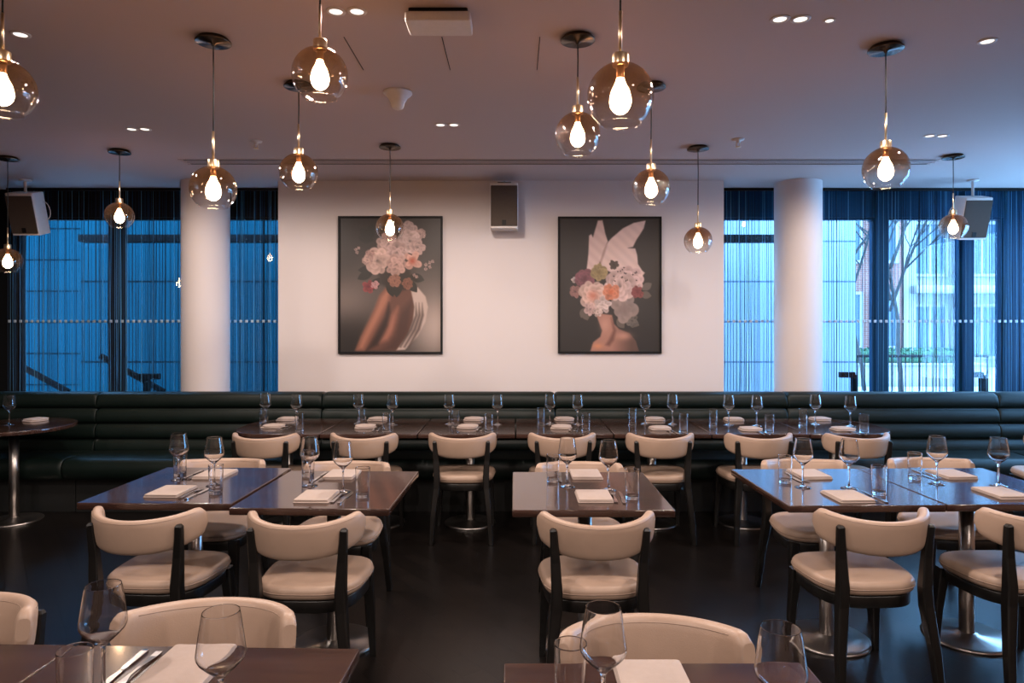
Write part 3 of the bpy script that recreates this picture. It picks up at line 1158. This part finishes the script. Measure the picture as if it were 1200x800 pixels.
class Art:
    def __init__(s, nx, ny):
        s.nx, s.ny = nx, ny
        s.U, s.V = np.meshgrid(np.linspace(0, 1, nx), np.linspace(0, 1, ny))
        s.asp = ny / nx
        s.img = np.zeros((ny, nx, 3))
        s.rng = np.random.RandomState(4)

    def fill(s, mask, col):
        c = np.asarray(col, float)
        s.img = s.img * (1 - mask[..., None]) + c * mask[..., None]

    def poly(s, pts, soft=0.006):
        inside = np.zeros(s.U.shape, bool)
        dist = np.full(s.U.shape, 9.0)
        n = len(pts)
        for i in range(n):
            x0, y0 = pts[i]
            x1, y1 = pts[(i + 1) % n]
            cond = (y0 > s.V) != (y1 > s.V)
            xi = (x1 - x0) * (s.V - y0) / ((y1 - y0) if y1 != y0 else 1e-9) + x0
            inside ^= cond & (s.U < xi)
            dx, dy = (x1 - x0), (y1 - y0) * s.asp
            px, py = s.U - x0, (s.V - y0) * s.asp
            t = np.clip((px * dx + py * dy) / (dx * dx + dy * dy + 1e-12), 0, 1)
            dist = np.minimum(dist, np.hypot(px - t * dx, py - t * dy))
        sd = np.where(inside, dist, -dist)
        return np.clip(sd / soft + 0.5, 0, 1), np.where(inside, dist, 0)

    def glow(s, u, v, ru, rv, col, k=1.0):
        d = ((s.U - u) / ru) ** 2 + ((s.V - v) / rv) ** 2
        s.fill(k * np.exp(-d), col)

    def blossom(s, u, v, r, col, core=None, petals=9, dark=0.45):
        """overlapping petals laid from the outside in"""
        col = np.asarray(col, float)
        small = r < 0.035
        rings = ((0.62, 0.46, 0.40), (0.40, 0.40, 0.34), (0.18, 0.32, 0.28)) if not small else ((0.4, 0.6, 0.5),)
        for k, (off, ln, wd) in enumerate(rings):
            n = max(4, petals - 2 * k) if not small else 4
            ph = s.rng.rand() * 6.28
            for i in range(n):
                a = ph + 2 * PI * i / n + s.rng.uniform(-0.25, 0.25)
                o = off * r * s.rng.uniform(0.85, 1.1)
                cu, cv = u + math.cos(a) * o, v + math.sin(a) * o / s.asp
                du, dv = s.U - cu, (s.V - cv) * s.asp
                x = (du * math.cos(a) + dv * math.sin(a)) / (ln * r)
                y = (-du * math.sin(a) + dv * math.cos(a)) / (wd * r * s.rng.uniform(0.8, 1.25))
                d = np.sqrt(x * x + y * y)
                m = np.clip((1 - d) / 0.16, 0, 1) * 0.95
                sh = np.clip(1 - dark * (0.55 - 0.55 * x) * (0.6 + 0.4 * np.cos(y * 5)), 0.35, 1.08) * s.rng.uniform(0.80, 1.03)
                c = col[None, None] * sh[..., None]
                s.img = s.img * (1 - m[..., None]) + c * m[..., None]
        if core is not None:
            d = np.hypot(s.U - u, (s.V - v) * s.asp) / r
            s.fill(0.85 * np.exp(-(d / 0.34) ** 2), core)

    def leaf(s, u, v, l, w, ang, col):
        du, dv = (s.U - u), (s.V - v) * s.asp
        x = du * math.cos(ang) + dv * math.sin(ang)
        y = -du * math.sin(ang) + dv * math.cos(ang)
        t = np.clip(1 - (2 * x / l - 1) ** 2, 0, None)
        m = np.clip((w * t - np.abs(y)) / 0.008 + 0.3, 0, 1) * ((x > 0) & (x < l))
        s.fill(m, col)


def art_one():
    A = Art(150, 200)
    f = lambda x, y: ((x - 70) / 480, (y - 95) / 640)
    A.fill(np.ones(A.U.shape), (38, 33, 31))
    A.glow(0.95, 0.80, 0.33, 0.30, (175, 158, 150), 0.95)
    A.glow(0.06, 0.62, 0.30, 0.18, (120, 106, 100), 0.85)
    A.glow(0.45, 0.55, 0.5, 0.3, (95, 82, 77), 0.5)
    A.glow(0.15, 0.98, 0.40, 0.20, (30, 25, 24), 0.95)
    # bare back and arms
    m, d = A.poly([f(*p) for p in ((310, 400), (285, 432), (258, 462), (238, 520), (205, 590), (170, 660), (140, 730), (345, 730), (400, 650), (425, 560), (420, 450), (380, 400))], 0.02)
    A.fill(m, (88, 55, 45))
    m, _ = A.poly([f(*p) for p in ((290, 435), (262, 470), (240, 525), (208, 590), (172, 662), (150, 725), (182, 725), (225, 640), (262, 570), (300, 495), (312, 450))], 0.06)
    A.fill(m * 0.95, (152, 100, 80))
    m, _ = A.poly([f(*p) for p in ((345, 520), (315, 560), (285, 640), (255, 690), (300, 680), (330, 630), (355, 570))], 0.06)
    A.fill(m, (140, 90, 73))
    m, _ = A.poly([f(*p) for p in ((303, 500), (285, 570), (235, 665), (195, 730), (250, 700), (295, 610), (308, 545))], 0.04)
    A.fill(m, (40, 24, 20))
    m, _ = A.poly([f(*p) for p in ((345, 560), (330, 660), (270, 730), (345, 730), (400, 640), (420, 480), (380, 520))], 0.08)
    A.fill(m * 0.8, (58, 34, 28))
    # pale drape
    m, _ = A.poly([f(*p) for p in ((408, 440), (440, 425), (478, 470), (490, 520), (478, 590), (440, 660), (380, 725), (338, 728), (392, 655), (418, 585), (425, 520))], 0.015)
    A.fill(m, (172, 152, 143))
    for k in (0, 1, 2):
        m, _ = A.poly([f(*p) for p in ((432 + 15 * k, 500), (440 + 15 * k, 560), (415 + 18 * k, 630), (360 + 20 * k, 715), (352 + 20 * k, 712), (402 + 18 * k, 625), (428 + 15 * k, 560))], 0.02)
        A.fill(m * 0.85, (72, 58, 54))
    # leaves
    for x, y, l, a in ((215, 200, 0.16, 4.0), (210, 190, 0.15, 4.9), (230, 200, 0.16, 3.3), (250, 340, 0.2, 3.1), (230, 350, 0.18, 2.7), (260, 380, 0.16, 2.2),
                       (300, 390, 0.18, 1.3), (350, 390, 0.18, 1.7), (390, 390, 0.16, 0.9), (400, 370, 0.16, 0.3), (190, 200, 0.14, 5.4)):
        A.leaf(*f(x, y), l, 0.045, a, (32, 31, 28))
    m, _ = A.poly([f(*p) for p in ((250, 350), (400, 340), (420, 430), (360, 440), (310, 430), (262, 410))], 0.04)
    A.fill(m, (42, 36, 33))
    pk = (196, 164, 156)
    for x, y, r, c in ((395, 150, 42, (176, 150, 146)), (452, 172, 27, (170, 140, 134)), (405, 205, 55, (192, 164, 158)), (300, 220, 55, pk), (440, 235, 38, (178, 148, 142)),
                       (340, 260, 52, (188, 156, 150)), (250, 300, 62, (200, 166, 155)), (338, 318, 52, (196, 158, 148)), (212, 268, 24, (172, 134, 126)), (200, 296, 26, (180, 146, 136)),
                       (330, 395, 32, (150, 104, 88)), (392, 408, 28, (140, 92, 76))):
        A.blossom(*f(x, y), r / 480, c, petals=7 + int(r) % 4)
    A.blossom(*f(415, 300), 46 / 480, (200, 152, 138), (156, 66, 44), 4, 0.3)
    A.blossom(*f(206, 422), 32 / 480, (138, 58, 62), (90, 28, 36), 5)
    A.blossom(*f(236, 414), 20 / 480, (190, 140, 140), None, 5)
    for x, y in ((480, 318), (498, 308), (512, 302), (478, 338), (500, 328), (145, 245), (158, 238), (150, 258), (424, 368), (436, 376)):
        A.blossom(*f(x, y), 9 / 480, (160, 132, 126), None, 5)
    return A


def art_two():
    A = Art(150, 200)
    f = lambda x, y: ((x - 65) / 517, (y - 62) / 686)
    A.fill(np.ones(A.U.shape), (30, 26, 26))
    A.glow(0.5, 0.6, 0.5, 0.4, (38, 33, 32), 0.8)
    # shoulders and neck
    m, d = A.poly([f(*p) for p in ((250, 550), (335, 560), (345, 605), (372, 632), (425, 655), (458, 695), (474, 748), (222, 748), (238, 700), (274, 672), (284, 640), (268, 600))], 0.015)
    A.fill(m, (150, 106, 92))
    A.img = A.img * (1 - (m * np.clip((A.U - 0.52) / 0.2, 0, 1) * 0.45)[..., None])
    A.glow(*f(300, 610), 0.05, 0.06, (182, 136, 120), 0.7)
    A.glow(*f(395, 668), 0.08, 0.03, (190, 138, 120), 0.7)
    m, _ = A.poly([f(*p) for p in ((330, 575), (342, 640), (318, 690), (300, 715), (322, 720), (345, 690), (356, 640))], 0.03)
    A.fill(m * 0.7, (84, 50, 42))
    A.glow(*f(262, 720), 0.05, 0.02, (206, 132, 84), 0.6)
    # wings
    w1 = [(262, 72), (286, 70), (300, 138), (314, 180), (286, 235), (268, 300), (240, 336), (202, 334), (212, 250), (216, 150), (228, 142), (236, 158)]
    w2 = [(268, 272), (290, 212), (330, 165), (392, 112), (448, 84), (510, 72), (500, 112), (478, 148), (464, 168), (444, 208), (418, 214), (456, 216), (466, 250), (470, 296), (492, 330), (506, 342), (470, 388), (420, 420), (330, 340), (285, 318)]
    for wv, c in ((w1, (192, 164, 158)), (w2, (200, 172, 165))):
        m, d = A.poly([f(*p) for p in wv], 0.012)
        fe = 0.975 + 0.025 * np.cos((A.U * 0.8 - A.V * 1.25) * 60 + 6 * A.U)
        col = np.asarray(c, float)[None, None] * fe[..., None]
        A.img = A.img * (1 - m[..., None]) + col * m[..., None]
    m, _ = A.poly([f(*p) for p in ((314, 180), (290, 225), (268, 300), (276, 300), (300, 235))], 0.02)
    A.fill(m * 0.6, (120, 92, 86))
    # flowers
    for x, y, l, a in ((200, 520, 0.12, 2.0), (190, 540, 0.1, 1.2), (480, 450, 0.12, 0.2), (490, 430, 0.12, 5.7), (360, 580, 0.12, 0.9), (420, 590, 0.12, 0.4)):
        A.leaf(*f(x, y), l, 0.04, a, (84, 74, 68))
    q = lambda x, y, r, c, core=None, n=8, dk=0.45: A.blossom(*f(x, y), r / 517, c, core, n, dk)
    q(145, 440, 32, (142, 100, 96))
    q(140, 378, 18, (190, 170, 166), None, 3)
    q(194, 372, 52, (120, 70, 80), (80, 40, 52), 10)
    q(268, 338, 44, (156, 134, 92), (110, 92, 60), 9)
    q(345, 300, 26, (70, 54, 48), None, 6)
    q(440, 590, 34, (104, 94, 88), None, 6)
    q(400, 530, 78, (150, 130, 124), (120, 100, 96), 3, 0.25)
    q(420, 385, 78, (205, 172, 168), None, 11)
    q(375, 405, 82, (208, 176, 170), None, 13)
    q(468, 442, 34, (132, 60, 62), (100, 36, 40), 7)
    q(235, 460, 76, (206, 172, 160), (186, 112, 92), 11)
    q(330, 440, 44, (206, 128, 98), (190, 96, 62), 8)
    q(286, 508, 46, (214, 190, 184), None, 5, 0.3)
    q(222, 530, 34, (196, 162, 156), None, 6)
    q(262, 545, 26, (206, 180, 172), None, 5)
    for k in range(16):
        q(345 + 130 * A.rng.rand(), 315 + 70 * A.rng.rand(), 5, (70, 54, 58), None, 4)
    return A


def picture(A, x0, y0, x1, y1, label):
    Yf = BACK - 0.03
    X0, X1 = (x0 - CX) * Yf / F, (x1 - CX) * Yf / F
    Z0, Z1 = CH + (CY - y1) * Yf / F, CH + (CY - y0) * Yf / F
    w, h = X1 - X0, Z1 - Z0
    o = thing('framed_picture', label, 'picture', ((X0 + X1) / 2, BACK, Z0), 0, 'framed pictures on the white wall')
    t = 0.018
    b = MB()
    b.box(-w / 2, -w / 2 + t, -0.030, -0.0005, 0, h, M['black'])
    b.box(w / 2 - t, w / 2, -0.030, -0.0005, 0, h, M['black'])
    b.box(-w / 2 + t, w / 2 - t, -0.030, -0.0005, 0, t, M['black'])
    b.box(-w / 2 + t, w / 2 - t, -0.030, -0.0005, h - t, h, M['black'])
    b.build('frame', o)
    b = MB()
    k = b.slot(M['print'])
    nx, ny = A.nx, A.ny
    for j in range(ny):
        for i in range(nx):
            b.v.append((-w / 2 + t + (w - 2 * t) * i / (nx - 1), -0.020, h - t - (h - 2 * t) * j / (ny - 1)))
    for j in range(ny - 1):
        for i in range(nx - 1):
            a = j * nx + i
            b.add((a, a + nx, a + nx + 1, a + 1), k, False)
    me = b.mesh('art_print')
    ca = me.color_attributes.new('print', 'FLOAT_COLOR', 'POINT')
    col = np.ones((nx * ny, 4), np.float32)
    col[:, :3] = np.clip(lin(np.clip(A.img, 0, 255)).reshape(-1, 3) * 0.98, 0, 1)
    ca.data.foreach_set('color', col.ravel())
    link('art_print', me, o)
    b = MB()
    b.box(-w / 2 + t, w / 2 - t, -0.014, -0.001, t, h - t, M['black'])
    b.build('backing_board', o)


picture(art_one(), 396, 253, 518.5, 414.5, 'framed picture of a bare back under a bunch of pale flowers')
picture(art_two(), 654, 253.5, 775.5, 414, 'framed picture of shoulders under flowers with white wings')

# ------------------------------------------------------------------ outside
struct(MB().box(-30, 60, 6.8, 80, -0.1, -0.02, M['paving']).build('ground'))


def facade(name, x0, x1, y, h, mat, label, roof):
    o = thing(name, label, 'building', ((x0 + x1) / 2, y, -0.02))
    w = (x1 - x0) / 2
    MB().box(-w, w, 0, 0.4, 0, h, mat).build('wall', o)
    MB().box(-w, w, -0.06, 0.42, h, h + 0.12, M['render']).build('coping', o)
    return o


facade('stone_building', -5.72, -0.9, 9.0, 5.0, M['clad_shaded'], 'panelled stone facade, passage shade in its colour, close outside the dark blue windows', 1)
facade('plain_building', -12, -5.3, 11.6, 6.0, M['clad_shaded'], 'plain panelled facade further back behind the outdoor handrails', 1)
facade('pale_building', 0.6, 4.5, 9.0, 4.2, M['clad_pale'], 'pale panelled stone facade outside the bright window beside the column', 1)
o = thing('passage_beam', 'dark steel beam crossing the passage outside the dark blue windows', 'beam', (-1.0, 8.2, 2.52))
b = MB()
b.slab(rrect(8.4, 0.16, 0.01, 2), 0, 0.085, M['railblack'], 0.004, 2)
b.build('beam', o)
for x in (-2.7, 4.4):
    b = MB()
    b.box(x - 0.05, x + 0.05, -0.05, 0.05, -2.54, 0, M['railblack'])
    b.build('post', o)


def slopes(name, pts, posts, label, r=0.028):
    o = thing(name, label, 'handrail', pts[0], 0, 'outdoor handrails')
    b0 = Vector(pts[0])
    b = MB()
    b.tube([Vector(p) - b0 for p in pts], 0, M['railblack'], rect=(r, r), up=(0, 1, 0))
    b.build('rail', o)
    for q in posts:
        b = MB()
        b.tube([(q[0] - b0.x, q[1] - b0.y, -0.02 - b0.z), (q[0] - b0.x, q[1] - b0.y, q[2] - b0.z)], 0, M['railblack'], rect=(0.03, 0.03), up=(0, 1, 0))
        b.build('post', o)
    return o


def atY(x, y, Y):
    return ((x - CX) * Y / F, Y, CH + (CY - y) * Y / F)


Yh = 7.5
a, b_, c_ = atY(12, 422, Yh), atY(80, 459, Yh), atY(14, 424, Yh)
slopes('handrail', [a, b_], [b_], 'black sloping handrail outside the first dark blue window')
a, b_ = atY(118, 417, Yh), atY(192, 459, Yh)
slopes('handrail', [a, b_], [b_], 'black sloping handrail outside the window beside the column')
a, b_ = atY(164, 441, 7.2), atY(187, 441, 7.2)
slopes('handrail', [a, b_], [atY(172, 441, 7.2)], 'short level black handrail on a post near the column outside', 0.03)
a, b_ = atY(984, 439, Yh), atY(1001, 439, Yh)
slopes('handrail', [a, b_], [b_], 'black handrail end outside the bright window beside the column', 0.03)
a, b_ = atY(1131, 439, Yh), atY(1151, 439, Yh)
slopes('handrail', [a, b_], [b_], 'black handrail end outside by the far dark window post', 0.03)


def block(name, x0, x1, y, h, mat, label, cols, rows, wz0, fh, balcony=False):
    o = thing(name, label, 'building', ((x0 + x1) / 2, y, -0.02), 0)
    w = (x1 - x0) / 2
    MB().box(-w, w, 0, 6, 0, h, mat).build('wall', o)
    MB().slab(rrect(2 * w + 0.4, 6.4, 0.05, 3, 0, 3), h, h + 0.3, M['render'], 0.03, 2).build('roof', o)
    cw = 2 * w / cols
    for r in range(rows):
        for c in range(cols):
            xc = -w + cw * (c + 0.5)
            z = wz0 + fh * r
            f = MB()
            ww, wh = cw * 0.30, fh * 0.30
            for q in ((-ww - 0.1, -ww, -wh - 0.1, wh + 0.1), (ww, ww + 0.1, -wh - 0.1, wh + 0.1), (-ww, ww, -wh - 0.1, -wh), (-ww, ww, wh, wh + 0.1), (-0.04, 0.04, -wh, wh)):
                f.box(xc + q[0], xc + q[1], -0.12, 0.0, z + q[2], z + q[3], M['render'])
            wf = f.build('window', o)
            MB().box(xc - ww, xc + ww, -0.05, -0.01, z - wh, z + wh, M['outwin']).build('pane', wf)
        if balcony:
            MB().slab(rrect(2 * w, 0.9, 0.02, 2, 0, -0.45), wz0 + fh * (r + 0.5) - 0.14, wz0 + fh * (r + 0.5) + 0.14, M['render'], 0.02, 1).build('balcony_slab', o)
    if balcony:
        for c in range(cols + 1):
            MB().box(-w + cw * c - 0.22, -w + cw * c + 0.22, -0.5, 0, 0, h, M['render']).build('pier', o)
    return o


block('brick_building', 8.6, 13.6, 24, 9.5, M['redbrick'], 'red brick building with white windows seen behind the bare trees', 4, 3, 1.7, 3.0)
block('apartment_building', 14.2, 25.5, 25, 10.5, M['render'], 'white apartment building with piers and balconies beyond the trees', 6, 3, 1.3, 3.0, True)


def tree(x, y, h, seed, label):
    rnd = random.Random(seed)
    o = thing('bare_tree', label, 'tree', (x, y, -0.02), 0, 'bare winter trees outside')
    tr, br = MB(), MB()
    def grow(p, d, l, r, depth, mb):
        n = 5
        pts, rad = [p], [r]
        for i in range(n):
            d = (d + Vector((rnd.uniform(-.14, .14), rnd.uniform(-.14, .14), 0.05))).normalized()
            p = p + d * l / n
            pts.append(p)
            rad.append(r * (1 - 0.45 * (i + 1) / n))
        mb.tube(pts, rad, M['bark'], 6)
        if depth:
            for k in range(4 if depth > 1 else 5):
                j = rnd.randint(2, n)
                a = rnd.uniform(0, 6.28)
                nd = (d * 0.8 + Vector((math.cos(a), math.sin(a), 0.25)) * rnd.uniform(0.5, 0.85)).normalized()
                grow(pts[j], nd, l * rnd.uniform(0.55, 0.75), rad[j] * 0.62, depth - 1, br)
    grow(Vector((0, 0, 0)), Vector((0.03, 0, 1)), h * 0.42, 0.055, 0, tr)
    top = Vector(tr.v[-1])
    for k in range(5):
        a = k * 1.26 + rnd.uniform(-.3, .3)
        grow(top - Vector((0, 0, 0.35 * k * 0.6)), Vector((math.cos(a) * 0.6, math.sin(a) * 0.6, 1)).normalized(), h * 0.36, 0.036, 3, br)
    tr.build('trunk', o)
    br.build('branches', o)


tree(*atY(1057, 400, 13.5)[:2], 6.4, 3, 'bare tree with forked trunk outside the middle bright window')
tree(*atY(1013, 400, 16)[:2], 7.0, 8, 'slim bare tree outside the bright window beside the column')
hd = MB()
rnd = random.Random(2)
for k in range(900):
    x, y, z = rnd.uniform(-1.9, 1.9), rnd.uniform(-0.28, 0.28), rnd.uniform(0.09, 0.36)
    s = rnd.uniform(0.04, 0.08)
    v = Vector((rnd.uniform(-1, 1), rnd.uniform(-1, 1), rnd.uniform(-1, 1))).normalized()
    u = v.orthogonal().normalized()
    w = v.cross(u)
    i = len(hd.v)
    c = Vector((x, y, z))
    hd.v += [tuple(c + u * s), tuple(c + w * s * .6), tuple(c - u * s), tuple(c - w * s * .6)]
    hd.add((i, i + 1, i + 2, i + 3), hd.slot(M['hedge']), False)
hd.slab(rrect(3.7, 0.5, 0.2, 4), 0.0, 0.30, M['hedge'], 0.08, 2)
hx = atY(1040, 400, 17.5)
tag(hd.build('hedge', None, (hx[0], 17.5, 0.56)), 'low clipped green hedge on the white planter below the bare trees', 'hedge')
o = thing('planter', 'long low white planter carrying the clipped hedge', 'planter', (hx[0], 17.5, -0.02))
b = MB()
b.slab(rrect(4.4, 0.7, 0.02, 2), 0, 0.52, M['render'], 0.01, 2)
b.build('planter_body', o)
b = MB()
b.slab(rrect(4.5, 0.8, 0.02, 2), 0.52, 0.58, M['render'], 0.012, 2)
b.build('coping', o)
rl = thing('metal_railing', 'low metal railing with thin bars outside the bright windows', 'railing', (atY(1065, 400, 12)[0], 12, -0.02))
rw = 1.4
b = MB()
b.tube([(-rw, 0, 1.0), (rw, 0, 1.0)], 0.025, M['black'], 8)
b.tube([(-rw, 0, 0.15), (rw, 0, 0.15)], 0.02, M['black'], 8)
for k in range(24):
    x = -rw + 0.02 + (2 * rw - 0.04) * k / 23
    b.tube([(x, 0, 0 if k in (0, 23) else 0.15), (x, 0, 1.0)], 0.010 if k not in (0, 23) else 0.022, M['black'], 6)
b.build('bars', rl)

# ------------------------------------------------------------------ sky light
world = bpy.data.worlds.new('sky')
bpy.context.scene.world = world
world.use_nodes = True
bg = world.node_tree.nodes['Background']
bg.inputs[0].default_value = (0.28, 0.58, 1.0, 1)
bg.inputs[1].default_value = 20.0

# ------------------------------------------------------------------ camera and output look
cam = bpy.data.cameras.new('camera')
cam.sensor_width = 36
cam.lens = 36 * F / 1200
cam.shift_x = -(CX - 600) / 1200
cam.shift_y = -(400 - CY) / 1200
co = bpy.data.objects.new('camera', cam)
C.objects.link(co)
co.location = (0, 0, CH)
co.rotation_euler = (PI / 2, 0, 0)
cam.clip_start = 0.05
sc = bpy.context.scene
sc.camera = co
sc.view_settings.view_transform = 'Standard'
sc.view_settings.look = 'None'
sc.view_settings.gamma = 1
sc.view_settings.use_curve_mapping = False
sc.view_settings.exposure = -0.32
sc.render.engine = 'CYCLES'
sc.cycles.use_denoising = True
sc.cycles.max_bounces = 14
sc.cycles.transmission_bounces = 14
sc.cycles.transparent_max_bounces = 24
sc.cycles.glossy_bounces = 6
sc.cycles.sample_clamp_indirect = 6
